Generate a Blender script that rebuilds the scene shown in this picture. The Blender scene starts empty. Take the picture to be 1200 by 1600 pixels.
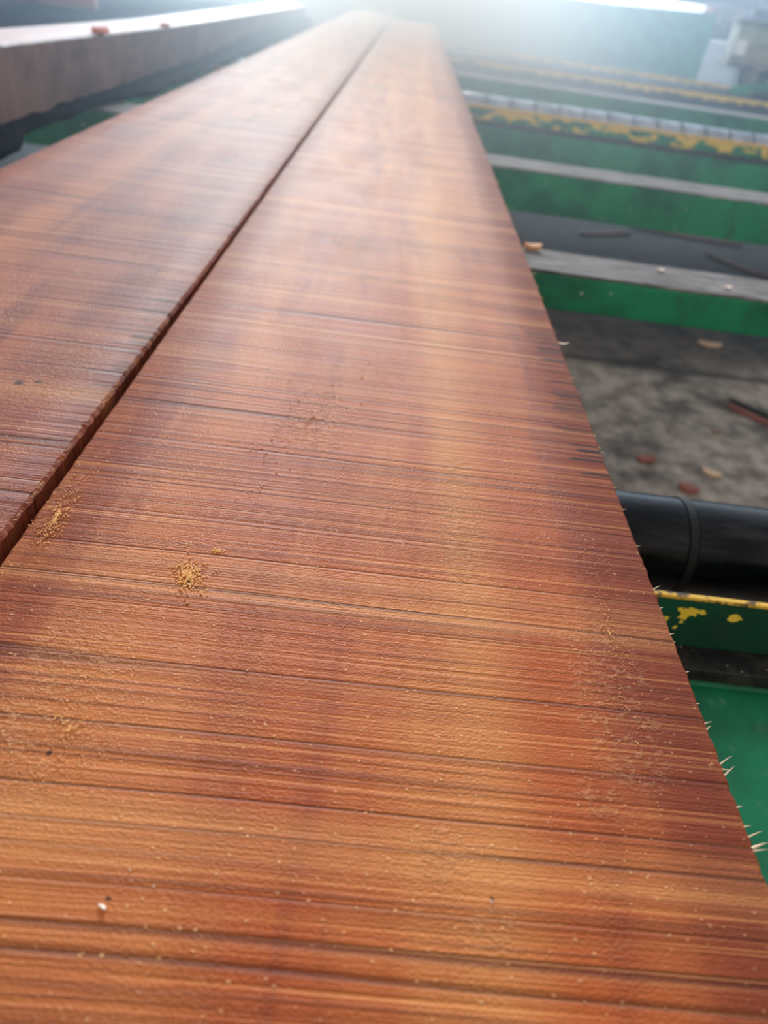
import bpy, bmesh, math, random
from mathutils import Vector, Matrix, noise
random.seed(7)
S = bpy.context.scene
COL = S.collection
PI = math.pi

# ---------------------------------------------------------------- camera
H0 = 0.95                       # camera height above the concrete
ZD = H0 - 0.285                 # top of the steel deck, underside of the planks
ZB = H0 - 0.225                 # top face of the planks
YV = Vector((55, 830, -1150)).normalized()                 # along the planks, in camera axes
ZV = Vector((1, -0.15, 0)).cross(YV).normalized()
if ZV.y < 0: ZV = -ZV
XV = YV.cross(ZV)
cam = bpy.data.cameras.new('camera'); camo = bpy.data.objects.new('camera', cam); COL.objects.link(camo)
rot = Matrix((XV, YV, ZV))                                  # camera axes -> world
M = rot.to_4x4(); M.translation = Vector((0, 0, H0))
camo.matrix_world = M
cam.sensor_fit = 'VERTICAL'; cam.sensor_height = 36; cam.lens = 1150 / 1600 * 36
cam.clip_start = 0.01; cam.clip_end = 200
cam.dof.use_dof = True; cam.dof.focus_distance = 0.33; cam.dof.aperture_fstop = 8.0
S.camera = camo

# ---------------------------------------------------------------- light and exposure
vs = S.view_settings
vs.view_transform = 'Standard'; vs.look = 'None'; vs.gamma = 1; vs.use_curve_mapping = False
vs.exposure = 0.08
W = bpy.data.worlds.new('sky'); S.world = W; W.use_nodes = True
nt = W.node_tree; nt.nodes.clear()
out = nt.nodes.new('ShaderNodeOutputWorld'); bg = nt.nodes.new('ShaderNodeBackground')
tc = nt.nodes.new('ShaderNodeTexCoord'); sep = nt.nodes.new('ShaderNodeSeparateXYZ')
nt.links.new(tc.outputs['Generated'], sep.inputs[0])
mr = nt.nodes.new('ShaderNodeMapRange'); mr.inputs[1].default_value = -0.6; mr.inputs[2].default_value = 1.0
nt.links.new(sep.outputs['Y'], mr.inputs[0])
cr = nt.nodes.new('ShaderNodeValToRGB')
cr.color_ramp.elements[0].position = 0; cr.color_ramp.elements[0].color = (0.62, 0.58, 0.54, 1)
cr.color_ramp.elements[1].position = 1; cr.color_ramp.elements[1].color = (2.3, 2.8, 3.5, 1)
e = cr.color_ramp.elements.new(0.55); e.color = (0.62, 0.66, 0.70, 1)
e = cr.color_ramp.elements.new(0.93); e.color = (0.90, 1.05, 1.25, 1)
nt.links.new(mr.outputs[0], cr.inputs[0]); nt.links.new(cr.outputs[0], bg.inputs[0])
bg.inputs[1].default_value = 0.92
nt.links.new(bg.outputs[0], out.inputs[0])

sun = bpy.data.lights.new('sun', 'SUN'); so = bpy.data.objects.new('sun', sun); COL.objects.link(so)
SUN_DIR = Vector((-0.09, 1.0, 0.29)).normalized()          # towards the light
so.rotation_euler = SUN_DIR.to_track_quat('Z', 'Y').to_euler()
sun.energy = 6.5; sun.angle = math.radians(18); sun.color = (0.70, 0.86, 1.0)

# ---------------------------------------------------------------- helpers
def tag(o, label=None, cat=None, group=None, kind=None):
    for k, v in (('label', label), ('category', cat), ('group', group), ('kind', kind)):
        if v: o[k] = v
    return o
def empty(name, loc, label, cat, group=None, rz=0):
    o = bpy.data.objects.new(name, None); COL.objects.link(o); o.location = loc; o.rotation_euler.z = rz
    o.empty_display_size = 0.05
    return tag(o, label, cat, group)
def obj(name, bm, mat, parent=None, loc=(0, 0, 0), smooth=False):
    me = bpy.data.meshes.new(name)
    bmesh.ops.recalc_face_normals(bm, faces=bm.faces)
    bm.to_mesh(me); bm.free()
    if smooth:
        for p in me.polygons: p.use_smooth = True
    for m_ in (mat if isinstance(mat, (list, tuple)) else [mat]): me.materials.append(m_)
    o = bpy.data.objects.new(name, me); COL.objects.link(o); o.location = loc
    if parent: o.parent = parent
    return o
def box(bm, x0, x1, y0, y1, z0, z1, bev=0.0):
    b = bmesh.new()
    v = [b.verts.new((x, y, z)) for x in (x0, x1) for y in (y0, y1) for z in (z0, z1)]
    for f in ((0, 1, 3, 2), (4, 6, 7, 5), (0, 4, 5, 1), (2, 3, 7, 6), (0, 2, 6, 4), (1, 5, 7, 3)): b.faces.new([v[i] for i in f])
    if bev: bmesh.ops.bevel(b, geom=b.edges[:], offset=bev, segments=2, profile=0.6, affect='EDGES')
    merge(bm, b)
def merge(bm, b, mat=None):
    me = bpy.data.meshes.new('tmp'); b.to_mesh(me); b.free()
    if mat is not None: me.transform(mat)
    bm.from_mesh(me); bpy.data.meshes.remove(me)
def cyl(bm, p, q, r, seg=24, r2=None):
    p, q = Vector(p), Vector(q); d = q - p
    b = bmesh.new()
    bmesh.ops.create_cone(b, cap_ends=True, segments=seg, radius1=r, radius2=r if r2 is None else r2, depth=d.length)
    merge(bm, b, Matrix.Translation((p + q) / 2) @ d.to_track_quat('Z', 'Y').to_matrix().to_4x4())
def lathe_x(bm, prof, seg=40):
    """prof: list of (x, r) turned about the x axis"""
    rings = []
    for x, r in prof:
        rings.append([bm.verts.new((x, r * math.cos(2 * PI * i / seg), r * math.sin(2 * PI * i / seg))) for i in range(seg)])
    for a, b in zip(rings, rings[1:]):
        for i in range(seg): bm.faces.new((a[i], a[(i + 1) % seg], b[(i + 1) % seg], b[i]))
    bm.faces.new(rings[0]); bm.faces.new(rings[-1])
def prism_x(bm, poly, x0, x1):
    """poly in (y, z), extruded along x"""
    a = [bm.verts.new((x0, y, z)) for y, z in poly]; b = [bm.verts.new((x1, y, z)) for y, z in poly]
    n = len(poly)
    bm.faces.new(a); bm.faces.new(b[::-1])
    for i in range(n): bm.faces.new((a[i], a[(i + 1) % n], b[(i + 1) % n], b[i]))

class N:
    """small node-graph writer"""
    def __init__(s, name):
        s.m = bpy.data.materials.new(name); s.m.use_nodes = True; s.t = s.m.node_tree; s.t.nodes.clear()
        s.o = s.t.nodes.new('ShaderNodeOutputMaterial'); s.b = s.t.nodes.new('ShaderNodeBsdfPrincipled')
        s.t.links.new(s.b.outputs[0], s.o.inputs[0])
        s.tc = s.t.nodes.new('ShaderNodeTexCoord').outputs['Object']
        sp = s.t.nodes.new('ShaderNodeSeparateXYZ'); s.t.links.new(s.tc, sp.inputs[0])
        s.x, s.y, s.z = sp.outputs
    def put(s, sock, v):
        if isinstance(v, bpy.types.NodeSocket): s.t.links.new(v, sock)
        elif v is not None:
            if sock.type == 'RGBA' and len(v) == 3: v = (*v, 1)
            sock.default_value = v
    def math(s, op, a, b=None, c=None, clamp=False):
        n = s.t.nodes.new('ShaderNodeMath'); n.operation = op; n.use_clamp = clamp
        s.put(n.inputs[0], a); s.put(n.inputs[1], b); s.put(n.inputs[2], c); return n.outputs[0]
    def vec(s, x, y, z=0.0):
        n = s.t.nodes.new('ShaderNodeCombineXYZ'); s.put(n.inputs[0], x); s.put(n.inputs[1], y); s.put(n.inputs[2], z); return n.outputs[0]
    def noise(s, v, scale, detail=3, rough=.55, dist=0, lac=2.0):
        n = s.t.nodes.new('ShaderNodeTexNoise'); s.put(n.inputs['Vector'], v)
        n.inputs['Scale'].default_value = scale; n.inputs['Detail'].default_value = detail
        n.inputs['Roughness'].default_value = rough; n.inputs['Distortion'].default_value = dist; n.inputs['Lacunarity'].default_value = lac
        return n.outputs[0]
    def voro(s, v, scale, rnd=1):
        n = s.t.nodes.new('ShaderNodeTexVoronoi'); s.put(n.inputs['Vector'], v); n.inputs['Scale'].default_value = scale
        n.inputs['Randomness'].default_value = rnd
        return n.outputs['Distance'], n.outputs['Color']
    def ss(s, v, a, b, lo=0.0, hi=1.0):
        n = s.t.nodes.new('ShaderNodeMapRange'); n.interpolation_type = 'SMOOTHSTEP'
        s.put(n.inputs[0], v); n.inputs[1].default_value = a; n.inputs[2].default_value = b
        n.inputs[3].default_value = lo; n.inputs[4].default_value = hi; return n.outputs[0]
    def mix(s, f, a, b, mode='MIX'):
        n = s.t.nodes.new('ShaderNodeMix'); n.data_type = 'RGBA'; n.blend_type = mode; n.clamp_factor = True
        s.put(n.inputs[0], f); s.put(n.inputs[6], a); s.put(n.inputs[7], b); return n.outputs[2]
    def bump(s, h, strength, dist, normal=None):
        n = s.t.nodes.new('ShaderNodeBump'); s.put(n.inputs['Height'], h)
        n.inputs['Strength'].default_value = strength; n.inputs['Distance'].default_value = dist
        if normal is not None: s.put(n.inputs['Normal'], normal)
        return n.outputs[0]
    def fin(s, color=None, rough=None, metal=None, normal=None, spec=None, emis=None):
        b = s.b
        if color is not None: s.put(b.inputs['Base Color'], color)
        if rough is not None: s.put(b.inputs['Roughness'], rough)
        if metal is not None: s.put(b.inputs['Metallic'], metal)
        if normal is not None: s.put(b.inputs['Normal'], normal)
        if spec is not None: s.put(b.inputs['Specular IOR Level'], spec)
        return s.m
def rgb(r, g, b):
    f = lambda c: ((c / 255 + .055) / 1.055) ** 2.4 if c > 10 else c / 255 / 12.92
    return (f(r), f(g), f(b), 1)

# ---------------------------------------------------------------- wood of the two planks
def plank_mat(name, lines, streak, bands, c_base, c_light, c_red, seed, tears=(), spots=()):
    n = N(name)
    x, y, z = n.x, n.y, n.z
    # slightly bowed blade path: lines run across the plank
    wob = n.math('MULTIPLY', n.noise(n.vec(x, y), 4, 1), 0.004)
    yy = n.math('ADD', n.math('ADD', y, n.math('MULTIPLY', x, -0.012)), wob)
    def cross(xs, ys, sc, det=2, rough=.6, off=0):
        return n.noise(n.vec(n.math('MULTIPLY', x, xs), n.math('MULTIPLY', yy, ys), seed + off), sc, det, rough)
    s1 = cross(3, 420, 1, 2, .7)                # fine tooth marks
    s2 = cross(1.6, 110, 1, 3, .6, 3)           # broader ridges
    s3 = cross(1.0, 32, 1, 2, .5, 9)
    s4 = cross(10, 900, 1, 1, .5, 5)
    z1 = cross(0.5, 46, 1, 1, .5, 15)           # sparse deep scores where this crosses the middle
    deep = n.ss(n.math('ABSOLUTE', n.math('SUBTRACT', z1, 0.5)), 0.0, 0.022, 1, 0)
    deep = n.math('MULTIPLY', deep, n.ss(cross(4, 40, 1, 1, .5, 21), .42, .56))
    for yc, w, a in lines:
        d = n.math('ABSOLUTE', n.math('SUBTRACT', yy, yc + 0.002))
        d = n.ss(d, 0.0, w, a, 0)
        deep = n.math('MAXIMUM', deep, d)
    # fuzzy torn patches, long along the grain
    pm = n.noise(n.vec(n.math('MULTIPLY', x, 14), n.math('MULTIPLY', y, 5), seed), 1.4, 4, .6)
    patch = n.ss(pm, .44, .66)
    fz, _ = n.voro(n.vec(n.math('MULTIPLY', x, 1), n.math('MULTIPLY', y, 1.6), z), 620)
    fz2 = n.noise(n.tc, 900, 3, .7)
    grain = n.noise(n.vec(n.math('MULTIPLY', x, 260), n.math('MULTIPLY', y, 18), z), 1, 4, .65)
    pore = n.ss(n.noise(n.vec(n.math('MULTIPLY', x, 700), n.math('MULTIPLY', y, 160), z), 1, 1, .5), .30, .42, 1, 0)
    # isolated grains of sawdust sticking up
    sd, sc_ = n.voro(n.vec(x, n.math('MULTIPLY', y, 1.2), z), 300)
    sel = n.ss(n.noise(n.vec(x, y, 4), 260, 0), .55, .62)
    speck = n.math('MULTIPLY', n.ss(sd, .10, .26, 1, 0), sel)
    speck = n.math('MULTIPLY', speck, n.ss(pm, .30, .60, .25, 1))
    # ---- colour
    b1 = n.noise(n.vec(n.math('MULTIPLY', x, 9), n.math('MULTIPLY', y, .9), seed), 1.2, 3, .6, .6)
    b2 = n.noise(n.vec(n.math('MULTIPLY', x, 22), n.math('MULTIPLY', y, 2.2), seed + 7), 1, 3, .6, .8)
    b3 = n.noise(n.vec(n.math('MULTIPLY', x, 3), n.math('MULTIPLY', yy, 14), seed + 2), 1, 3, .6)
    c = n.mix(n.ss(b1, .36, .70, 0, .85), c_base, c_light)
    c = n.mix(n.ss(b2, .50, .70, 0, .65), c, c_red)
    for xc, w, a, colr in bands:                # heartwood bands that run with the plank
        d = n.math('ABSOLUTE', n.math('SUBTRACT', n.math('ADD', x, n.math('MULTIPLY', b1, .03)), xc + .015))
        c = n.mix(n.ss(d, 0, w, a, 0), c, colr)
    c = n.mix(n.ss(b3, .46, .72, 0, .25), c, c_red)
    c = n.mix(n.math('MULTIPLY', n.ss(s2, .50, .70, 0, .48), n.ss(y, .12, .45, 1, .42)), c, rgb(112, 48, 20))
    c = n.mix(n.ss(s1, .50, .66, 0, .50), c, rgb(100, 42, 18))
    c = n.mix(n.ss(s1, .30, .46, .35, 0), c, rgb(238, 158, 88))
    c = n.mix(n.ss(s3, .30, .48, .30, 0), c, rgb(232, 160, 96))
    c = n.mix(n.math('MULTIPLY', pore, .08), c, rgb(90, 38, 20))
    c = n.mix(n.math('MULTIPLY', deep, .62), c, rgb(62, 24, 13))
    c = n.mix(n.math('MULTIPLY', speck, .75), c, rgb(240, 180, 120))
    if streak:                                   # short iron-dark stains that run in from the edge
        for side, ya, yb, ln, amt in streak:
            e_ = n.math('SUBTRACT', 0.15, n.math('MULTIPLY', x, side))        # distance from that edge
            lenn = n.math('MULTIPLY', n.noise(n.vec(0.0, n.math('MULTIPLY', yy, 110), seed), 1, 2), ln * 2)
            inside = n.ss(n.math('SUBTRACT', lenn, e_), 0, .004)
            thr = n.ss(n.noise(n.vec(n.math('MULTIPLY', x, 2), n.math('MULTIPLY', yy, 420), seed + 1), 1, 1, .5), .56, .60)
            win = n.math('MULTIPLY', n.ss(y, ya - .02, ya + .02), n.ss(y, yb - .02, yb + .02, 1, 0))
            k = n.math('MULTIPLY', n.math('MULTIPLY', inside, thr), n.math('MULTIPLY', win, amt))
            c = n.mix(k, c, rgb(38, 20, 20))
    # dark stain bars across the plank further out
    for yc, w, a in ((.775, .012, .45), (.80, .02, .25), (1.32, .03, .2), (2.1, .06, .2)):
        d = n.math('ABSOLUTE', n.math('SUBTRACT', n.math('ADD', yy, n.math('MULTIPLY', b2, .03)), yc + .015))
        c = n.mix(n.math('MULTIPLY', n.ss(d, 0, w, a, 0), n.ss(b2, .3, .6)), c, rgb(92, 44, 38))
    # ---- relief
    h = n.math('ADD', n.math('MULTIPLY', s1, .80), n.math('MULTIPLY', s2, .85))
    h = n.math('ADD', h, n.math('MULTIPLY', s4, .45))
    h = n.math('ADD', h, n.math('MULTIPLY', s3, .4))
    h = n.math('SUBTRACT', h, n.math('MULTIPLY', deep, .55))
    h = n.math('ADD', h, n.math('MULTIPLY', grain, .22))
    nrm = n.bump(h, .65, .0012)
    h2 = n.math('ADD', n.math('MULTIPLY', fz2, .9), n.math('MULTIPLY', n.math('SUBTRACT', 1.0, fz), .7))
    h2 = n.math('MULTIPLY', h2, n.math('ADD', n.math('MULTIPLY', patch, .65), .5))
    torn = n.ss(n.noise(n.vec(n.math('MULTIPLY', x, 260), n.math('MULTIPLY', y, 420), seed), 1, 3, .65), .50, .62)
    tm = None
    for xc, yc, rx, ry in tears:
        d = n.math('ADD', n.math('POWER', n.math('DIVIDE', n.math('SUBTRACT', x, xc), rx), 2.0), n.math('POWER', n.math('DIVIDE', n.math('SUBTRACT', y, yc), ry), 2.0))
        d = n.ss(n.math('ADD', d, n.math('MULTIPLY', n.math('SUBTRACT', pm, .5), 1.5)), .1, 1.0, 1, 0)
        tm = d if tm is None else n.math('MAXIMUM', tm, d)
    if tm is not None:
        tt = n.math('MULTIPLY', torn, tm)
        h2 = n.math('ADD', h2, n.math('MULTIPLY', tt, 2.2)); c = n.mix(n.math('MULTIPLY', tt, .20), c, rgb(236, 172, 112))
    for xc, yc, rx, ry in spots:
        d = n.math('ADD', n.math('POWER', n.math('DIVIDE', n.math('SUBTRACT', x, xc), rx), 2.0), n.math('POWER', n.math('DIVIDE', n.math('SUBTRACT', y, yc), ry), 2.0))
        c = n.mix(n.ss(n.math('ADD', d, n.math('MULTIPLY', n.math('SUBTRACT', fz2, .5), 2.5)), .3, 1.1, .85, 0), c, rgb(44, 20, 16))
    h2 = n.math('ADD', h2, n.math('MULTIPLY', speck, 1.6))
    nrm = n.bump(h2, .55, .0009, nrm)
    return n.fin(c, .58, 0, nrm, .19)

deep_lines = [(.290, .0008, .5), (.262, .0010, .9), (.2385, .0009, .8), (.225, .0006, .5), (.195, .0010, 1.0),
              (.165, .0010, 1.0), (.140, .0010, 1.0), (.128, .0006, .6), (.109, .0008, .6), (.0975, .0009, 1.0), (.350, .0008, .5), (.42, .0010, .5)]
BASE, LIGHT, RED = rgb(182, 87, 36), rgb(214, 130, 66), rgb(144, 60, 30)
mat_plank_a = plank_mat('rough_sawn_orange_wood', deep_lines, [(1, .36, .60, .022, .95)],
                        [(.052, .030, .5, rgb(228, 150, 82)), (.140, .050, .72, rgb(122, 52, 34)), (-.06, .03, .3, rgb(176, 84, 50)), (-.150, .075, .62, rgb(134, 60, 38))],
                        BASE, LIGHT, RED, 1.3,
                        tears=((.041, .127, .010, .014), (.055, .105, .010, .010), (.055, .32, .014, .07), (.115, .20, .020, .05), (-.10, .17, .03, .05), (.10, .155, .012, .012), (-.03, .40, .03, .05)),
                        spots=((-.0575, .1045, .0012, .0008), (.0565, .1155, .0008, .0012), (-.069, .2425, .002, .0015), (-.093, .150, .0010, .0014)))
mat_plank_b = plank_mat('rough_sawn_red_wood', [(.66, .001, .6), (.60, .0008, .4), (.50, .0009, .5)], [(1, .40, .60, .026, .95)],
                        [(.138, .03, .4, rgb(150, 72, 56)), (-.03, .03, .4, rgb(200, 124, 74))],
                        rgb(148, 72, 46), rgb(178, 100, 64), rgb(116, 52, 40), 8.1,
                        tears=((.10, .42, .03, .06), (.0, .5, .05, .06)), spots=((.087, .398, .0030, .0035), (.097, .402, .0026, .0022), (.07, 1.06, .008, .006)))

def edge_noise(y, s):
    v = noise.noise(Vector((y * 14, s, 0))) * .0006 + noise.noise(Vector((y * 160, s, 3))) * .0008 + noise.noise(Vector((y * 520, s, 5))) * .0005
    return v
def make_plank(name, cx, width, top, thick, y0, y1, mat, label, seed, taper=None, rag=1.0):
    """rough sawn plank: long ragged edges, slight bow"""
    bm = bmesh.new(); rings = []
    ys = []; y = y0
    while y < y1:
        ys.append(y); y += .0022 if y < 1.0 else (.006 if y < 2.2 else .03)
    ys.append(y1)
    for y in ys:
        xl = -width / 2 + edge_noise(y, seed) * rag; xr = width / 2 + edge_noise(y, seed + 11) * rag
        xs_l, xs_r = -width / 2 + .0006, width / 2 - .0006
        if taper: xr += taper(y); xs_r += taper(y)
        zt = top + noise.noise(Vector((y * 1.1, seed, 1))) * .0008
        rz1, rz2 = abs(edge_noise(y, seed + 5)) * rag, abs(edge_noise(y, seed + 6)) * rag
        pts = [(xl, zt - .0022 - rz1), (xl + .0016 + rz1, zt - .0002)]
        for k in range(1, 8): pts.append((xl + (xr - xl) * k / 8, zt))
        pts += [(xr - .0016 - rz2, zt - .0002), (xr, zt - .0022 - rz2), (xs_r, zt - .005), (xs_r, top - thick + .002), (xs_r - .002, top - thick), (xs_l + .002, top - thick), (xs_l, top - thick + .002), (xs_l, zt - .005)]
        rings.append([bm.verts.new((px, y, pz)) for px, pz in pts])
    n = len(rings[0])
    for a, b in zip(rings, rings[1:]):
        for i in range(n): bm.faces.new((a[i], b[i], b[(i + 1) % n], a[(i + 1) % n]))
    bm.faces.new(rings[0]); bm.faces.new(rings[-1][::-1])
    o = obj(name, bm, mat, None, (cx, 0, 0), smooth=False)
    for p in o.data.polygons: p.use_smooth = abs(p.normal.z) > .98
    tag(o, label, 'plank')
    return o

plank_a = make_plank('sawn_plank', 0.0, .302, ZB, .058, -.35, 5.9, mat_plank_a,
    'wide rough sawn orange brown plank filling the foreground, right of the dark gap', 1.0)
plank_b = make_plank('sawn_plank', -.298, .284, ZB + .0012, .0592, -.35, 6.9, mat_plank_b,
    'reddish brown sawn plank left of the narrow gap, beside the dark thick timber', 4.0,
    taper=lambda y: -.0035 * max(0, 1 - max(0, y - .15) / .6) + .002, rag=1.25)

# splinters and whiskers along the edges: parts of their plank
m_fibre = N('pale_wood_fibre').fin(rgb(240, 200, 160), .6)
def whisker(parent, x, y, z, dx, dy, dz, r=.0004, label=None, mat=None):
    bm = bmesh.new(); p = Vector((0, 0, 0)); L = Vector((dx, dy, dz)); prev = p
    for k in range(4):
        t = (k + 1) / 4; q = L * t + Vector((0, 0, 1)) * (.25 * L.length * t * (1 - t)) 
        cyl(bm, prev, q, r * (1 - k * .24), 5, r * (1 - (k + 1) * .24) + .00003); prev = q
    o = obj('splinter', bm, mat or m_fibre, parent, (x, y, z))
    if label: o['label'] = label
    return o
zt = ZB - .001
for (yy_, L, k) in ((.195, .0042, .3), (.192, .003, .8), (.176, .0065, .55), (.174, .005, -.1), (.171, .006, .7), (.158, .003, .2), (.1505, .0035, .2),
                    (.1465, .0068, .35), (.1425, .008, .35), (.1415, .0065, .1), (.205, .002, .3), (.222, .003, .3), (.245, .003, .2), (.262, .002, .4), (.31, .003, .1)):
    whisker(plank_a, .1495, yy_, zt, L * .85, L * k, L * random.uniform(.0, .35), .0003 if L < .007 else .0006)
for k in range(42):
    y_ = random.uniform(.2, 1.6); L = random.uniform(.001, .0035) * (1 + y_ * .5)
    whisker(plank_a, .1498, y_, zt, L, L * random.uniform(-.5, .8), L * random.uniform(-.1, .5), .0003 + y_ * .0002)
for k in range(75):
    y_ = random.choice((.26, .30, .33, .40, .43, .49, .56, .66)) + random.gauss(0, .02); L = random.uniform(.0008, .0034)
    whisker(plank_b, .1405, y_, zt + .0012, L * .8, L * random.uniform(-.6, .6), L * random.uniform(.1, .7), .0004)

# ---------------------------------------------------------------- sawdust and crumbs on the planks
m_dust = N('sawdust_crumb'); m_dust = m_dust.fin(m_dust.mix(m_dust.noise(m_dust.tc, 400), rgb(250, 172, 90), rgb(255, 214, 150)), .8)
m_dust2 = N('pale_wood_grain').fin(rgb(246, 196, 150), .6)
m_crumb = N('pale_crumb').fin(rgb(250, 226, 205), .7)
def grains(bm, pts, s0, s1):
    for (x, y, z) in pts:
        b = bmesh.new(); bmesh.ops.create_icosphere(b, subdivisions=1, radius=1)
        for v in b.verts: v.co *= random.uniform(.65, 1.25)
        s = random.uniform(s0, s1)
        m = Matrix.Translation((x, y, z + s * .4)) @ Matrix.Rotation(random.uniform(0, 6.3), 4, Vector((random.random(), random.random(), 1)).normalized()) @ Matrix.Diagonal((s * random.uniform(.6, 1.6), s, s * .7, 1))
        merge(bm, b, m)
def dust_pile(name, cx, cy, rx, ry, n, s0, s1, label, mat, z=ZB, ang=0, kind='stuff', cat='sawdust'):
    bm = bmesh.new(); pts = []
    for k in range(n):
        a = random.uniform(0, 6.283); r = min(1.25, abs(random.gauss(0, .5))) if n < 1000 else math.sqrt(random.random()) * 1.2
        px, py = r * math.cos(a) * rx, r * math.sin(a) * ry
        pts.append((px * math.cos(ang) - py * math.sin(ang), px * math.sin(ang) + py * math.cos(ang), 0 + max(0, .5 - r) * .0008))
    grains(bm, pts, s0, s1)
    o = obj(name, bm, mat, None, (cx, cy, z)); tag(o, label, cat, kind=kind); return o
dust_pile('sawdust_heap', -.070, .246, .0085, .016, 420, .00025, .00055, 'small heap of yellow sawdust grains on the orange plank, left of its middle', m_dust, ang=.3)
dust_pile('sawdust_heap', -.0615, .265, .0045, .0025, 90, .0002, .00045, 'tiny streak of yellow sawdust just beyond the larger heap on the orange plank', m_dust)
dust_pile('sawdust_scatter', -.140, .275, .008, .045, 420, .00018, .00045, 'sawdust grains scattered along the left edge of the orange plank by the gap', m_dust, ang=.05)
dust_pile('sawdust_scatter', -.035, .40, .030, .13, 130, .0003, .0006, 'loose sawdust grains strewn over the middle of the orange plank', m_dust2, ang=-.25)
dust_pile('sawdust_scatter', -.090, .160, .030, .050, 520, .00013, .00034, 'fine sawdust specks at the lower left of the orange plank', m_dust)
dust_pile('sawdust_scatter', .120, .24, .020, .10, 360, .00013, .00036, 'fine pale specks along the right edge of the orange plank', m_dust)
def crumb(x, y, s, label, n=3):
    bm = bmesh.new(); grains(bm, [(random.uniform(-s, s), random.uniform(-s, s), 0) for _ in range(n)], s * .6, s)
    o = obj('wood_crumb', bm, m_crumb, None, (x, y, ZB + .0002)); return tag(o, label, 'crumb')
dust_pile('sawdust_scatter', 0.0, .25, .11, .22, 1500, .00010, .00030, 'very fine pale grains sprinkled over the whole near part of the orange plank', m_dust2)
crumb(-.0585, .1025, .0008, 'largest white crumb on the orange plank, at the lower left beside a small dark nick', 5)
crumb(-.0545, .113, .0005, 'small white crumb above the largest one on the orange plank', 1)
crumb(-.0525, .1105, .0004, 'tiny white crumb right of the small one on the lower left of the plank', 1)
crumb(-.046, .109, .0004, 'tiny pale crumb furthest right of the lower left crumbs', 1)
crumb(-.0735, .137, .0004, 'lone white crumb near the left border of the orange plank', 1)
crumb(.056, .1145, .0005, 'lone pale crumb on the right half of the plank near the bottom', 1)

# ---------------------------------------------------------------- painted steel, chips and rollers
def green_mat(name, chips=None, dark=rgb(6, 104, 66), lightc=rgb(14, 142, 92), noise_chip=0.0, rub=.25, top_wear=False, chip_col=rgb(255, 212, 66)):
    n = N(name)
    a = n.noise(n.tc, 9, 4, .6); b = n.noise(n.tc, 60, 4, .6)
    c = n.mix(n.ss(a, .35, .65), dark, lightc)
    c = n.mix(n.ss(b, .60, .72, 0, rub), c, rgb(120, 150, 130))
    dirt = n.noise(n.vec(n.math('MULTIPLY', n.x, 1), n.y, n.math('MULTIPLY', n.z, .4)), 30, 4, .7)
    c = n.mix(n.ss(dirt, .55, .75, 0, .5), c, rgb(52, 50, 44))
    sc, _ = n.voro(n.tc, 38)
    c = n.mix(n.math('MULTIPLY', n.ss(sc, .05, .10, 1, 0), n.ss(b, .48, .54)), c, rgb(190, 210, 190))
    if noise_chip:
        k = n.noise(n.vec(n.math('MULTIPLY', n.x, .45), n.y, n.z), 36, 4, .6)
        c = n.mix(n.ss(k, noise_chip, noise_chip + .015), c, chip_col)
    if chips:
        wob = n.noise(n.tc, 240, 3, .7)
        for (cx, cz, rx, rz) in chips:
            d = n.math('SQRT', n.math('ADD', n.math('POWER', n.math('DIVIDE', n.math('SUBTRACT', n.x, cx), rx), 2.0), n.math('POWER', n.math('DIVIDE', n.math('SUBTRACT', n.z, cz), rz), 2.0)))
            d = n.math('ADD', d, n.math('MULTIPLY', n.math('SUBTRACT', wob, .5), 3.2))
            c = n.mix(n.ss(d, .95, 1.0, 1, 0), c, chip_col)
    return n.fin(c, n.ss(b, .3, .7, .42, .6), 0, n.bump(b, .2, .001), .35)
m_green = green_mat('green_machine_paint')
m_green_chip = green_mat('green_paint_over_yellow', noise_chip=.515)
m_green_half = green_mat('yellow_paint_rubbed', noise_chip=.40)
n = N('yellow_edge_paint'); m_yellow = n.fin(n.mix(n.ss(n.noise(n.tc, 90, 4, .7), .50, .60), rgb(240, 185, 60), rgb(90, 66, 30)), .5)
n = N('yellow_edge_paint_bright'); m_yellow2 = n.fin(n.mix(n.ss(n.noise(n.tc, 30, 4, .7), .60, .66), rgb(250, 196, 60), rgb(60, 60, 40)), .5)
n = N('ragged_yellow_paint')
k = n.math('ADD', n.noise(n.vec(n.math('MULTIPLY', n.x, .6), n.y, n.z), 30, 4, .65), n.math('MULTIPLY', n.z, -17.0))
m_yellow3 = n.fin(n.mix(n.ss(k, .84, .90), rgb(255, 212, 80), rgb(34, 38, 36)), .5)
n = N('worn_steel_top')
a = n.noise(n.vec(n.math('MULTIPLY', n.x, 3), n.math('MULTIPLY', n.y, 40), n.z), 4, 4, .6)
c = n.mix(n.ss(a, .35, .65), rgb(88, 80, 76), rgb(150, 142, 138)); c = n.mix(n.ss(n.noise(n.tc, 25, 4, .7), .55, .7, 0, .7), c, rgb(58, 48, 42))
m_steel = n.fin(c, .72, 0, n.bump(a, .3, .001), .22)
n = N('dark_dusty_steel')
a = n.noise(n.tc, 70, 5, .7); sd, _ = n.voro(n.tc, 160)
c = n.mix(n.ss(a, .4, .7), rgb(22, 22, 22), rgb(62, 56, 50)); c = n.mix(n.math('MULTIPLY', n.ss(sd, .08, .14, 1, 0), n.ss(a, .5, .56)), c, rgb(200, 180, 160))
m_dark = n.fin(c, .6, .2, n.bump(a, .4, .002))
n = N('polished_black_roller')
a = n.noise(n.vec(n.math('MULTIPLY', n.x, 12), n.math('MULTIPLY', n.y, 60), n.math('MULTIPLY', n.z, 60)), 1, 4, .6)
c = n.mix(n.ss(a, .4, .7), rgb(20, 21, 24), rgb(50, 48, 50))
m_roller = n.fin(c, n.ss(a, .3, .7, .20, .38), .75, n.bump(a, .15, .0006), .5)
n = N('bright_worn_roller_steel')
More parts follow.
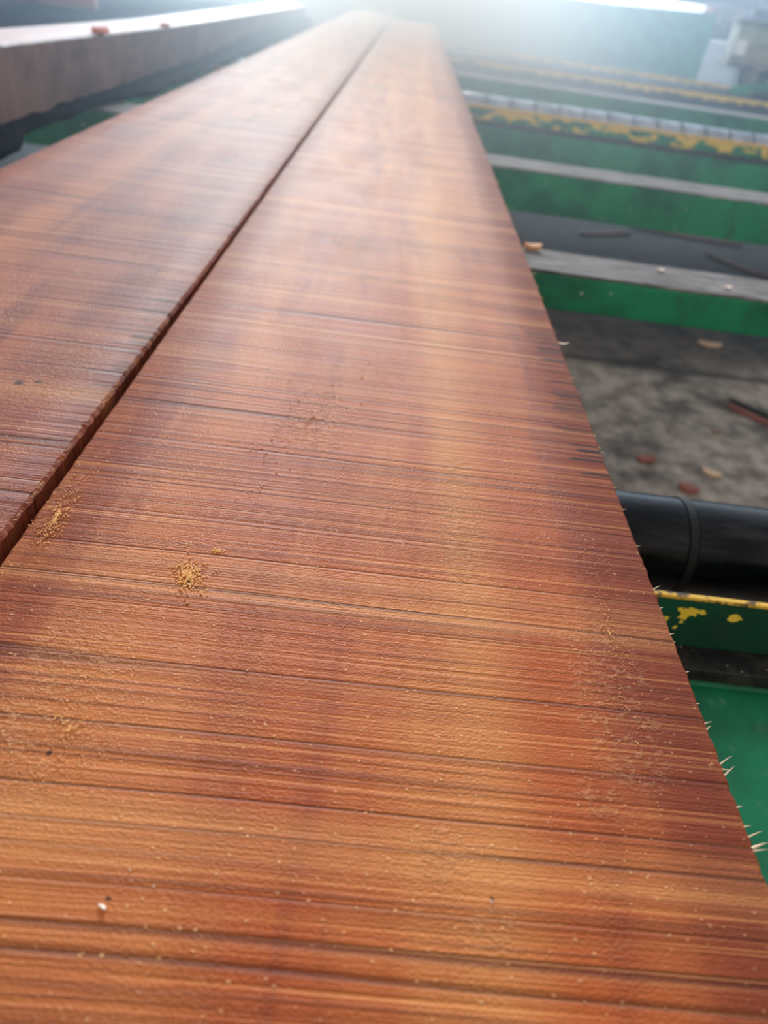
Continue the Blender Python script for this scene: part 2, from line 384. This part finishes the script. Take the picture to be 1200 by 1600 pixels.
m_roller2 = n.fin(n.mix(n.ss(n.noise(n.tc, 20, 4), .4, .6), rgb(130, 133, 140), rgb(168, 170, 176)), .18, 1.0)
m_groove = N('black_groove').fin(rgb(6, 6, 7), .7)

GLARE_DENS = .80                     # densest part of the added glare volume, per metre
XL, XR = -2.25, 2.45            # the deck's own width
def cross_beam(y, depth, height, label):
    """flat tube laid across, rubbed bare on top"""
    r = empty('cross_beam', (0, y, ZD), label, 'beam')
    bm = bmesh.new(); box(bm, XL, XR, -depth / 2, depth / 2, -height, -.004, .003); obj('web', bm, m_green, r)
    bm = bmesh.new(); box(bm, XL, XR, -depth / 2 + .002, depth / 2 - .002, -.004, 0, .0015); o = obj('wear_strip', bm, m_steel, r); o['label'] = 'bare grey wear strip on top of the beam'
    for x in (XL + .1, XR - .1):
        bm = bmesh.new(); box(bm, x - .03, x + .03, -.03, .03, -ZD, -height, .003); obj('leg', bm, m_green, r)
    return r
cross_beam(1.025, .100, .050, 'nearer grey topped green crossbeam carrying the planks over the concrete floor')
cross_beam(1.710, .125, .082, 'second grey topped green crossbeam, beyond the dark gap in the deck')
cross_beam(3.52, .12, .08, 'third green crossbeam with a thin grey top, beyond the dashed shiny roller')

def roller(y, label, r=.037, grooves=(), z=None, mat=None, metal=None):
    zc = ZD - r
    e_ = empty('roller', (0, y, zc), label, 'roller')
    prof = [(XL + .08, .012), (XL + .08, r - .003), (XL + .083, r)]
    for g in grooves: prof += [(g - .004, r), (g - .003, r - .0025), (g + .003, r - .0025), (g + .004, r)]
    prof += [(XR - .083, r), (XR - .08, r - .003), (XR - .08, .012)]
    bm = bmesh.new(); lathe_x(bm, prof, 56); o = obj('drum', bm, mat or m_roller, e_, smooth=True)
    try: o.data.set_sharp_from_angle(angle=.6)
    except Exception: pass
    for x0, x1 in ((XL, XL + .08), (XR - .08, XR)):
        bm = bmesh.new(); cyl(bm, (x0, 0, 0), (x1, 0, 0), .0125, 20); obj('axle', bm, m_steel, e_)
    for x in (XL + .02, XR - .02):
        bm = bmesh.new(); box(bm, x - .02, x + .02, -.035, .035, -.05, .03, .004); box(bm, x - .012, x + .012, -.02, .02, -zc, -.05); o = obj('bearing_post', bm, m_green, e_)
    for g in grooves:
        bm = bmesh.new(); lathe_x(bm, [(g - .0032, r - .004), (g - .0032, r + .0006), (g + .0032, r + .0006), (g + .0032, r - .004)], 56)
        o = obj('band', bm, m_groove, e_, smooth=False); o['label'] = 'matt black band round the roller'
    return e_
roller(.448, 'shiny black roller with one black band, under the near plank by the chipped yellow paint', grooves=(.243,))

def conveyor_sill(y, label, fh, mats, plate_y, plate_drop, yellow_h=.003, tilt=0, rz=0, plate=True, recess=.03, lip=.003):
    """steel sill across the deck: painted upright flange with a yellow upper edge, a dusty ledge painted dark as a shaded recess, then a green plate"""
    r = empty('conveyor_sill', (0, y, ZD), label, 'steel sill', rz=rz)
    bm = bmesh.new(); box(bm, XL, XR, 0, .004, -fh, -yellow_h, .001); o = obj('flange', bm, mats[0], r); o['label'] = 'chipped painted flange'
    bm = bmesh.new(); box(bm, XL, XR, -.001, lip, -yellow_h, 0, .0008); o = obj('flange_edge', bm, mats[1], r); o['label'] = 'yellow painted upper edge'
    bm = bmesh.new(); box(bm, XL, XR, -recess, .012, -fh - .010, -fh, .001); o = obj('ledge', bm, m_dark, r); o['label'] = 'dusty ledge painted black for the shaded recess'  # black stands in for the recess shadow; the sawdust specks are real
    if plate:
        z0 = -fh - .010
        bm = bmesh.new(); prism_x(bm, [(-recess + .004, z0), (-recess, z0 - .004), (plate_y, z0 - plate_drop), (plate_y, z0 - plate_drop - .006), (.012, z0 - .05), (.012, z0)], XL, XR)
        o = obj('cover_plate', bm, m_green, r)
    for x in (XL + .06, XR - .06):
        bm = bmesh.new(); box(bm, x - .035, x + .035, .0, .012 + .05, -ZD, -fh - .01, .003); obj('leg', bm, m_green, r)
    return r
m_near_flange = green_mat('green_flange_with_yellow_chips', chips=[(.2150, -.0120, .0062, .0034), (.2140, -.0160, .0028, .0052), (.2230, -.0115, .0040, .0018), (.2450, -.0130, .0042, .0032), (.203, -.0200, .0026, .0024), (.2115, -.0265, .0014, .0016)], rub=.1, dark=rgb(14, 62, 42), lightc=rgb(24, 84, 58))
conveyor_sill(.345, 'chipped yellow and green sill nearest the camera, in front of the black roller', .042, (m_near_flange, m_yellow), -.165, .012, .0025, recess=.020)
conveyor_sill(2.60, 'yellow and green chipped sill in front of the dashed shiny roller', .040, (m_green_chip, m_yellow2), -.055, .14, .009, recess=.04)
roller(2.885, 'dark roller with a bright dashed shine beyond the second crossbeam', grooves=tuple(-1.17 + .085 * k for k in range(39)), r=.05, mat=m_roller2)
conveyor_sill(4.36, 'sill with a thick ragged yellow edge, second from the far green wall', .065, (m_dark, m_yellow3), -.22, .06, .040, recess=.09, plate=False)
roller(4.75, 'dull dark roller between the two far yellow sills', r=.05)
conveyor_sill(5.42, 'farthest yellow edged sill, just before the green side panel', .06, (m_dark, m_yellow3), -.4, .06, .040, rz=-.10, recess=.05, plate=False)

# dark dead-plates that fill the deck between the far beams
def deck_plate(y0, y1, drop, mat, label):
    bm = bmesh.new(); box(bm, XL + .02, XR - .02, y0, y1, -.006, 0, .002)
    o = obj('deck_plate', bm, mat, None, (0, 0, ZD - drop)); return tag(o, label, 'steel plate')
deck_plate(2.64, 3.44, .102, m_dark, 'black oily steel plate under the dashed shiny roller')
deck_plate(3.60, 4.26, .10, m_dark, 'black steel plate in front of the ragged yellow sill')
deck_plate(4.44, 5.20, .125, m_dark, 'black steel plate under the dull far roller')

# longitudinal side rails that tie the deck together (outside the picture)
for x, lb in ((XL - .05, 'green deck side rail beyond the dark timber on the left'), (XR + .05, 'green deck side rail along the far right of the deck')):
    bm = bmesh.new(); box(bm, -.03, .03, -.3, 6.2, -.10, 0, .004); o = obj('side_rail', bm, m_green, None, (x, 0, ZD)); tag(o, lb, 'rail')

# ---------------------------------------------------------------- green side panel of the mill
r = empty('mill_side_panel', (0, 7.2, 0), 'tall green steel side panel across the far end of the deck, under white sky', 'machine panel')
def panel_top(x):
    return H0 + .03 + .022 * math.sin(x * 3.1) * .3 + .035 * (x - 1) * .8
bm = bmesh.new()
xs = [-2.2 + .1 * k for k in range(47)]
tops = [(x, panel_top(x)) for x in xs]
va = [[bm.verts.new((x, yv, zv)) for yv, zv in ((0, .35), (0, zt_), (.05, zt_), (.05, .35))] for x, zt_ in tops]
for a, b in zip(va, va[1:]):
    for i in range(4): bm.faces.new((a[i], b[i], b[(i + 1) % 4], a[(i + 1) % 4]))
bm.faces.new(va[0]); bm.faces.new(va[-1][::-1])
obj('sheet', bm, m_green, r)
for x in (-2.1, -.9, .45, 1.3, 1.95):
    bm = bmesh.new(); box(bm, x - .03, x + .03, -.03, 0, 0, H0 - .12, .003); obj('stiffener', bm, m_green, r)
bm = bmesh.new(); box(bm, -2.2, 2.0, -.035, 0, ZD - .02, ZD + .03, .003); obj('rib', bm, m_green, r)

# ---------------------------------------------------------------- machine at far right
n = N('grey_green_enamel'); a = n.noise(n.tc, 5, 4, .6); m_enamel = n.fin(n.mix(n.ss(a, .4, .6), rgb(120, 146, 128), rgb(168, 176, 156)), .4)
n = N('beige_enamel'); a = n.noise(n.tc, 8, 4, .6); m_beige = n.fin(n.mix(n.ss(a, .4, .65), rgb(168, 156, 136), rgb(136, 134, 120)), .45)
m_white = N('white_enamel').fin(rgb(245, 248, 250), .25)
r = empty('motor_cabinet', (2.02, 4.75, 0), 'grey beige machine cabinet with a small white plate, at the far right of the deck', 'machine', rz=-.06)
bm = bmesh.new(); box(bm, -.29, .65, 0, .16, H0 - .15, H0 + .03, .012); obj('body', bm, m_beige, r)
bm = bmesh.new(); box(bm, -.285, .64, -.006, 0, H0 - .055, H0 + .022, .002); o = obj('upper_panel', bm, m_enamel, r); o['label'] = 'grey green upper panel'
bm = bmesh.new(); box(bm, -.31, .67, -.02, .18, H0 + .03, H0 + .045, .004); obj('lid', bm, m_steel, r)
bm = bmesh.new(); box(bm, -.285, -.225, -.012, 0, H0 - .115, H0 - .045, .003); o = obj('plate', bm, m_white, r); o['label'] = 'small white plate'
bm = bmesh.new(); box(bm, -.31, .67, -.03, .18, H0 - .172, H0 - .15, .004); obj('base_rim', bm, m_steel, r)
bm = bmesh.new(); box(bm, -.20, .60, .03, .15, ZD, H0 - .172, .01); obj('pedestal', bm, m_dark, r)
for x in (-.15, -.03):
    bm = bmesh.new(); cyl(bm, (x, -.02, H0 - .21), (x, .1, H0 - .21), .035, 20); cyl(bm, (x, -.03, H0 - .21), (x, -.02, H0 - .21), .015, 16); obj('wheel', bm, m_steel, r)
bm = bmesh.new(); p, q = Vector((1.72, 4.55, ZD + .02)), Vector((2.36, 4.30, ZD + .175))
b = bmesh.new(); box(b, -.035, .035, -.02, .02, -.36, .36, .003)
d = (q - p).normalized(); merge(bm, b, (d.to_track_quat('Z', 'Y').to_matrix().to_4x4()))
o = obj('brace_bar', bm, m_green, None, (p + q) / 2); tag(o, 'sloping pale green bar leaning in front of the motor cabinet', 'bar')

# ---------------------------------------------------------------- thick timber on the left
n = N('weathered_sawn_timber')
a = n.noise(n.vec(n.math('MULTIPLY', n.x, 1), n.math('MULTIPLY', n.y, 9), n.math('MULTIPLY', n.z, 9)), 1, 5, .65)
b_ = n.noise(n.vec(n.x, n.math('MULTIPLY', n.y, 2), n.math('MULTIPLY', n.z, 14)), 2, 4, .6)
c = n.mix(n.ss(a, .38, .62), rgb(112, 86, 78), rgb(140, 108, 96)); c = n.mix(n.ss(b_, .5, .7, 0, .6), c, rgb(90, 66, 66))
m_timber = n.fin(c, .6, 0, n.bump(a, .4, .003))
n = N('pink_skylit_face'); a = n.noise(n.vec(n.math('MULTIPLY', n.x, 20), n.math('MULTIPLY', n.y, 2), 0.0), 1, 4, .6)
m_pink_skylit = n.fin(n.mix(n.ss(a, .4, .65), rgb(214, 176, 160), rgb(190, 150, 136)), .5)  # top face coloured paler than the sides, for the sky it reflects
n = N('black_bark'); a = n.noise(n.vec(n.x, n.math('MULTIPLY', n.y, .4), n.z), 40, 5, .7)
m_bark = n.fin(n.mix(n.ss(a, .45, .7), rgb(9, 9, 10), rgb(38, 30, 29)), .95, 0, n.bump(a, .6, .01), .02)
def lerp_tab(t, y):
    for (a, va_), (b, vb_) in zip(t, t[1:]):
        if y <= b: return va_ + (vb_ - va_) * max(0, (y - a) / (b - a))
    return t[-1][1]
r = empty('thick_timber', (-.62, 0, ZD), 'thick brown squared timber with pink top painted pale as if skylit and black bark below, left of the planks', 'timber')
ttop = [(.3, -.148), (1.3, -.1545), (2.3, -.172), (5.1, -.192)]
tbot = [(.3, -.262), (1.3, -.262), (2.5, -.266), (3.3, -.246), (5.1, -.236)]
bm = bmesh.new(); rings = []; y = .35
while y < 5.06:
    t_, b_ = H0 + lerp_tab(ttop, y) - ZD, H0 + lerp_tab(tbot, y) - ZD + .010 * noise.noise(Vector((y * 5, 0, 0)))
    w = .105 + .02 * (y - 1.3) / 2
    j = .0015 * noise.noise(Vector((y * 40, 2, 0)))
    rings.append([bm.verts.new(v) for v in ((j, y, b_), (j, y, t_ - .003), (-.003 + j, y, t_), (-w, y, t_ + .001), (-w, y, b_))]); y += .02
for a, b in zip(rings, rings[1:]):
    for i in range(5):
        f = bm.faces.new((a[i], b[i], b[(i + 1) % 5], a[(i + 1) % 5]))
        if i == 2: f.material_index = 1
bm.faces.new(rings[0]); bm.faces.new(rings[-1][::-1])
obj('squared_log', bm, [m_timber, m_pink_skylit], r)
bm = bmesh.new(); rings = []; y = .35
while y < 5.04:
    b_ = H0 + lerp_tab(tbot, y) - ZD + .004
    dz = max(.002, b_ + .003 + .018 * noise.noise(Vector((y * 4, 7, 0))) + .010 * noise.noise(Vector((y * 22, 9, 0))))
    jx = .010 * noise.noise(Vector((y * 12, 17, 0)))
    lo = max(-.003, b_ - .030 - .022 * noise.noise(Vector((y * 6, 3, 1))) - .008 * noise.noise(Vector((y * 30, 3, 1))))
    bul = .048 * max(.12, min(1, max(0, (y - 1.62) / .3) + max(0, (1.34 - y) / .12))) * (1 + .35 * noise.noise(Vector((y * 7, 5, 5))))
    lo = max(.001, lo - .012)
    rings.append([bm.verts.new(v) for v in ((.002 + jx * .3, y, b_ + .008 * noise.noise(Vector((y * 15, 1, 1)))), (.004 + bul + jx, y, b_ * .5 + lo * .5), (-.004 + bul + jx, y, lo), (-.09, y, lo), (-.1, y, b_))]); y += .01
for a, b in zip(rings, rings[1:]):
    for i in range(5): bm.faces.new((a[i], b[i], b[(i + 1) % 5], a[(i + 1) % 5]))
bm.faces.new(rings[0]); bm.faces.new(rings[-1][::-1])
o = obj('bark', bm, m_bark, r); o['label'] = 'black ragged bark along the lower edge'
m_orange = N('orange_wood_chip').fin(rgb(226, 120, 84), .6)

def chip(name, loc, size, rz, mat, label, cat='wood chip', curl=.3, group=None):
    """thin curved flake of wood"""
    L, Wd, T = size; bm = bmesh.new(); rows = []
    nseg = 8
    for i in range(nseg + 1):
        t = i / nseg; w = Wd * (math.sin(PI * min(1, max(0, t * .9 + .05))) ** .6) * random.uniform(.85, 1.1)
        zc = curl * L * (4 * (t - .5) ** 2) * .25
        rows.append([bm.verts.new(((t - .5) * L, sx * w / 2, zc + sz)) for sx, sz in ((-1, 0), (1, 0), (1, T), (-1, T))])
    for a, b in zip(rows, rows[1:]):
        for i in range(4): bm.faces.new((a[i], b[i], b[(i + 1) % 4], a[(i + 1) % 4]))
    bm.faces.new(rows[0]); bm.faces.new(rows[-1][::-1])
    o = obj(name, bm, mat, None, loc); o.rotation_euler = (0, 0, rz); return tag(o, label, cat, group)
chip('wood_chip', (-.626, 2.08 - .33, H0 + lerp_tab(ttop, 1.75)), (.045, .03, .008), 1.4, m_orange, 'larger orange chip on the top edge of the thick timber')
chip('wood_chip', (-.628, 2.22, H0 + lerp_tab(ttop, 2.22)), (.05, .02, .006), 1.4, m_orange, 'smaller orange chip further along the top edge of the thick timber')
for i, (x, y, L, lb) in enumerate(((.383, 1.045, .010, 'small pale flake on the grey top of the near crossbeam, left one of two'), (.465, 1.005, .012, 'small pale flake on the grey top of the near crossbeam, right one of two'))):
    chip('wood_flake', (x, y, ZD + .0005), (L, L * .7, .002), .4 * i, m_crumb, lb, 'wood flake')
m_palechip = N('pale_wood_chip').fin(rgb(238, 200, 165), .6)
m_redchip = N('red_wood_chip').fin(rgb(158, 88, 74), .7)
m_darkchip = N('dark_bark_stick').fin(rgb(34, 24, 24), .8)
m_brownchip = N('brown_wood_chip').fin(rgb(140, 98, 80), .8)
chip('wood_chip', (.166, .868, ZD + .001 + .0), (.026, .012, .006), .2, N('tan_orange_chip').fin(rgb(246, 170, 116), .6), 'orange chip poking out by the plank edge above the near crossbeam').location = (.203, 1.065, ZD + .001)
chip('wood_curl', (.1525, .583, ZB - .003), (.014, .0022, .0007), -.5, m_palechip, 'thin pale curl hanging off the right edge of the orange plank', 'wood curl', curl=.8)

# ---------------------------------------------------------------- floor and its litter
n = N('dirty_concrete')
a = n.noise(n.tc, 2.3, 5, .65); b = n.noise(n.tc, 14, 5, .7); c2 = n.noise(n.tc, 90, 4, .7)
c = n.mix(n.ss(b, .32, .68), rgb(122, 108, 98), rgb(198, 182, 168))
c = n.mix(n.ss(c2, .45, .75, 0, .5), c, rgb(70, 62, 58))
c = n.mix(n.ss(a, .50, .62, 0, .8), c, rgb(48, 44, 42))
# black belt of dirt and painted-in shade under the near crossbeam and beyond it
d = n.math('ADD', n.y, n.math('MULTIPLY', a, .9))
shade_dirt = n.math('MULTIPLY', n.ss(d, 2.62, 2.95), n.ss(b, .35, .6, .35, 1))
shade_dirt = n.math('MAXIMUM', shade_dirt, n.ss(d, 3.15, 3.5))
c = n.mix(n.math('MULTIPLY', shade_dirt, .9), c, rgb(26, 23, 22))
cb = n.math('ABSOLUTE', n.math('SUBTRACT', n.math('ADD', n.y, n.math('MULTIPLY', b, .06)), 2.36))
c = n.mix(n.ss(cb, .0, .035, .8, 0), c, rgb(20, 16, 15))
m_floor = n.fin(c, .8, 0, n.bump(n.math('ADD', b, n.math('MULTIPLY', c2, .4)), .6, .015))
bm = bmesh.new(); box(bm, -9, 12, -2.5, 9, -.2, 0); o = obj('floor', bm, m_floor); o['kind'] = 'structure'
n = N('sunlit_yard'); a = n.noise(n.tc, 1.2, 4, .6); m_yard = n.fin(n.mix(a, rgb(170, 160, 140), rgb(206, 198, 184)), .9)
bm = bmesh.new(); box(bm, -60, 60, 9, 110, -.25, -.02); o = obj('ground', bm, m_yard); o['kind'] = 'structure'
def fl(x, y): return (x, y, .001)
chip('wood_chip', fl(1.22, 2.60), (.085, .035, .008), -.05, m_palechip, 'pale chip on the concrete just under the near green crossbeam')
chip('wood_chip', fl(.748, 1.689), (.055, .030, .008), .3, m_redchip, 'small red chip on the concrete behind the black roller')
chip('wood_chip', fl(.916, 1.658), (.050, .024, .008), -.5, m_palechip, 'pale chip on the concrete right of the small red one')
chip('wood_chip', fl(.826, 1.565), (.050, .035, .01), -.4, m_redchip, 'red chip on the concrete touching the roller outline from the camera')
for (x, y, L, rz, mt, lb, ct) in (
    (1.21, 2.06, .22, -.78, m_darkchip, 'dark bark stick lying on the concrete at the right border', 'stick'),
    (1.17, 2.03, .17, -.80, m_redchip, 'thin red splinter alongside the dark bark stick', 'splinter'),
    (1.60, 4.20, .62, -.12, m_brownchip, 'long brown slab offcut in the dark beyond the near crossbeam', 'offcut'),
    (1.74, 3.72, .40, -.9, m_brownchip, 'brown splinter leaning left in the dark beyond the near crossbeam', 'offcut'),
    (1.12, 4.02, .35, .5, m_brownchip, 'faint brown offcut lying in the dark nearest the plank', 'offcut')):
    chip('stick', fl(x, y), (L, .014 if L < .3 else .035, .010), rz, mt, lb, ct, curl=.05)
rnd = random.Random(3)
lit = []
for k in range(34):
    x, y = rnd.uniform(.7, 1.9), rnd.uniform(1.45, 3.4)
    lit.append((x, y))
bm = bmesh.new()
for x, y in lit:
    s = rnd.uniform(.004, .012)
    b = bmesh.new(); bmesh.ops.create_icosphere(b, subdivisions=1, radius=1)
    merge(bm, b, Matrix.Translation((x, y, .002)) @ Matrix.Rotation(rnd.uniform(0, 6), 4, 'Z') @ Matrix.Diagonal((s * 1.8, s, s * .35, 1)))
o = obj('floor_litter', bm, m_brownchip); tag(o, 'small brown crumbs of wood waste scattered over the concrete floor', 'litter', kind='stuff')

# ---------------------------------------------------------------- far background
m_log = m_bark
n = N('log_end'); a, _ = n.voro(n.tc, 3); m_logend = n.fin(n.mix(n.ss(n.noise(n.tc, 8), .4, .6), rgb(214, 126, 84), rgb(186, 100, 70)), .7)
n = N('grey_brown_bark'); a = n.noise(n.vec(n.math('MULTIPLY', n.x, .3), n.y, n.z), 30, 5, .7)
m_bark2 = n.fin(n.mix(n.ss(a, .4, .65), rgb(84, 72, 70), rgb(150, 132, 124)), .8, 0, n.bump(a, .8, .02))
def log(x, y, z, L, r, rz, mat, label, tilt=0):
    e_ = empty('log', (x, y, z), label, 'log', rz=rz); e_.rotation_euler.y = tilt
    bm = bmesh.new(); prof = [(0, r)]
    k = 0.0
    while k < L: prof.append((k + .002, r * (1 + .07 * noise.noise(Vector((k * 3, x, y)))))); k += L / 14
    prof.append((L, r * .93)); lathe_x(bm, prof, 20)
    obj('trunk', bm, mat, e_, smooth=True)
    for xx, s in ((-.004, 1), (L + .004, .93)):
        bm = bmesh.new(); cyl(bm, (xx - .004, 0, 0), (xx + .004, 0, 0), r * .93 * s, 24); o = obj('cut_end', bm, m_logend, e_); o['label'] = 'orange sawn end'
    return e_
log(2.55, 7.9, H0 + .02, 2.4, .13, .12, m_bark2, 'grey barked log low behind the motor cabinet')
log(2.66, 7.02, H0 + .125, 2.2, .052, -1.2, m_bark2, 'thin log with a round orange end, top right corner')
log(2.35, 8.3, H0 + .20, 2.4, .07, .05, m_bark2, 'upper grey log crossing behind the one with an orange end')
# bearers below that pile
for x in (2.75, 4.0):
    bm = bmesh.new(); box(bm, -.12, .12, -.55, .75, 0, H0 - .12, .01); o = obj('log_bearer', bm, m_bark2, None, (x + .15, 8.0, 0))
    tag(o, 'rough timber bearer under the right log pile, %s' % ('nearer the panel' if x < 3 else 'at its far end'), 'bearer')
# left: waste slabs lying on the deck behind the timber
for i, (x, y, L, rr, rz, mt, lb) in enumerate((
    (-1.32, 2.2, 2.6, .04, 1.45, m_bark, 'black barked slab lying right behind the thick timber'),
    (-1.75, 2.3, 2.8, .05, 1.42, m_bark, 'second black slab behind the thick timber, further left'),
    (-1.50, 2.82, .45, .03, .25, m_redchip, 'short reddish offcut on the dark slabs, top left corner'))):
    log(x, y, ZD + rr + (.075 if i == 2 else 0), L, rr, rz, mt, lb)

# made-up bar, painted white for a sunlit streak beyond the left plank
m_streak_white = N('white_sunlit_streak').fin(rgb(250, 250, 250), .4, .0)
r = empty('sunlit_streak_bar', (-.30, 6.96, 0), 'made-up bar painted white for the sunlit streak just beyond the far end of the left plank', 'bar', rz=-.16)
bm = bmesh.new(); box(bm, -.17, .18, -.02, .02, ZB - .035, ZB + .035, .004); obj('bar', bm, m_streak_white, r)
for x in (-.12, .13):
    bm = bmesh.new(); box(bm, x - .015, x + .015, -.015, .015, 0, ZB - .035, .002); obj('leg', bm, m_streak_white, r)

# ---------------------------------------------------------------- haze
def haze_mat(name, col, dens, g):
    m = bpy.data.materials.new(name); m.use_nodes = True; t = m.node_tree; t.nodes.clear()
    oo = t.nodes.new('ShaderNodeOutputMaterial'); v = t.nodes.new('ShaderNodeVolumeScatter')
    v.inputs['Color'].default_value = col; v.inputs['Density'].default_value = dens; v.inputs['Anisotropy'].default_value = g
    t.links.new(v.outputs[0], oo.inputs['Volume']); return m
bm = bmesh.new(); box(bm, -4, 5, .7, 8.9, .002, 2.6)
o = obj('haze', bm, haze_mat('thin_dust_haze', (.62, .80, 1, 1), .035, .75)); tag(o, 'thin dust haze hanging over the whole deck', 'haze', kind='stuff')
RX, RY, RZ = 1.35, 4.8, 1.0
bm = bmesh.new(); bmesh.ops.create_icosphere(bm, subdivisions=4, radius=1)
for v in bm.verts: v.co = Vector((v.co.x * RX, v.co.y * RY, v.co.z * RZ))
mc = haze_mat('blue_glare_scatter', (.76, .88, 1, 1), .26, .48); t = mc.node_tree
tcn = t.nodes.new('ShaderNodeTexCoord'); dv = t.nodes.new('ShaderNodeVectorMath'); dv.operation = 'DIVIDE'
dv.inputs[1].default_value = (RX, RY, RZ); t.links.new(tcn.outputs['Object'], dv.inputs[0])
ln = t.nodes.new('ShaderNodeVectorMath'); ln.operation = 'LENGTH'; t.links.new(dv.outputs[0], ln.inputs[0])
mp = t.nodes.new('ShaderNodeMapRange'); mp.interpolation_type = 'SMOOTHSTEP'
mp.inputs[1].default_value = 0.0; mp.inputs[2].default_value = 1.0; mp.inputs[3].default_value = GLARE_DENS; mp.inputs[4].default_value = 0.0
t.links.new(ln.outputs['Value'], mp.inputs[0])
t.links.new(mp.outputs[0], [n_ for n_ in t.nodes if n_.type == 'VOLUME_SCATTER'][0].inputs['Density'])
o = obj('glare_volume', bm, mc, None, (-.04, 4.9, H0 + .02), smooth=True)  # scattering volume added to give the lens glare at the far end
tag(o, 'bluish white volume added as lens glare over the far half of the planks', 'glare volume', kind='stuff')
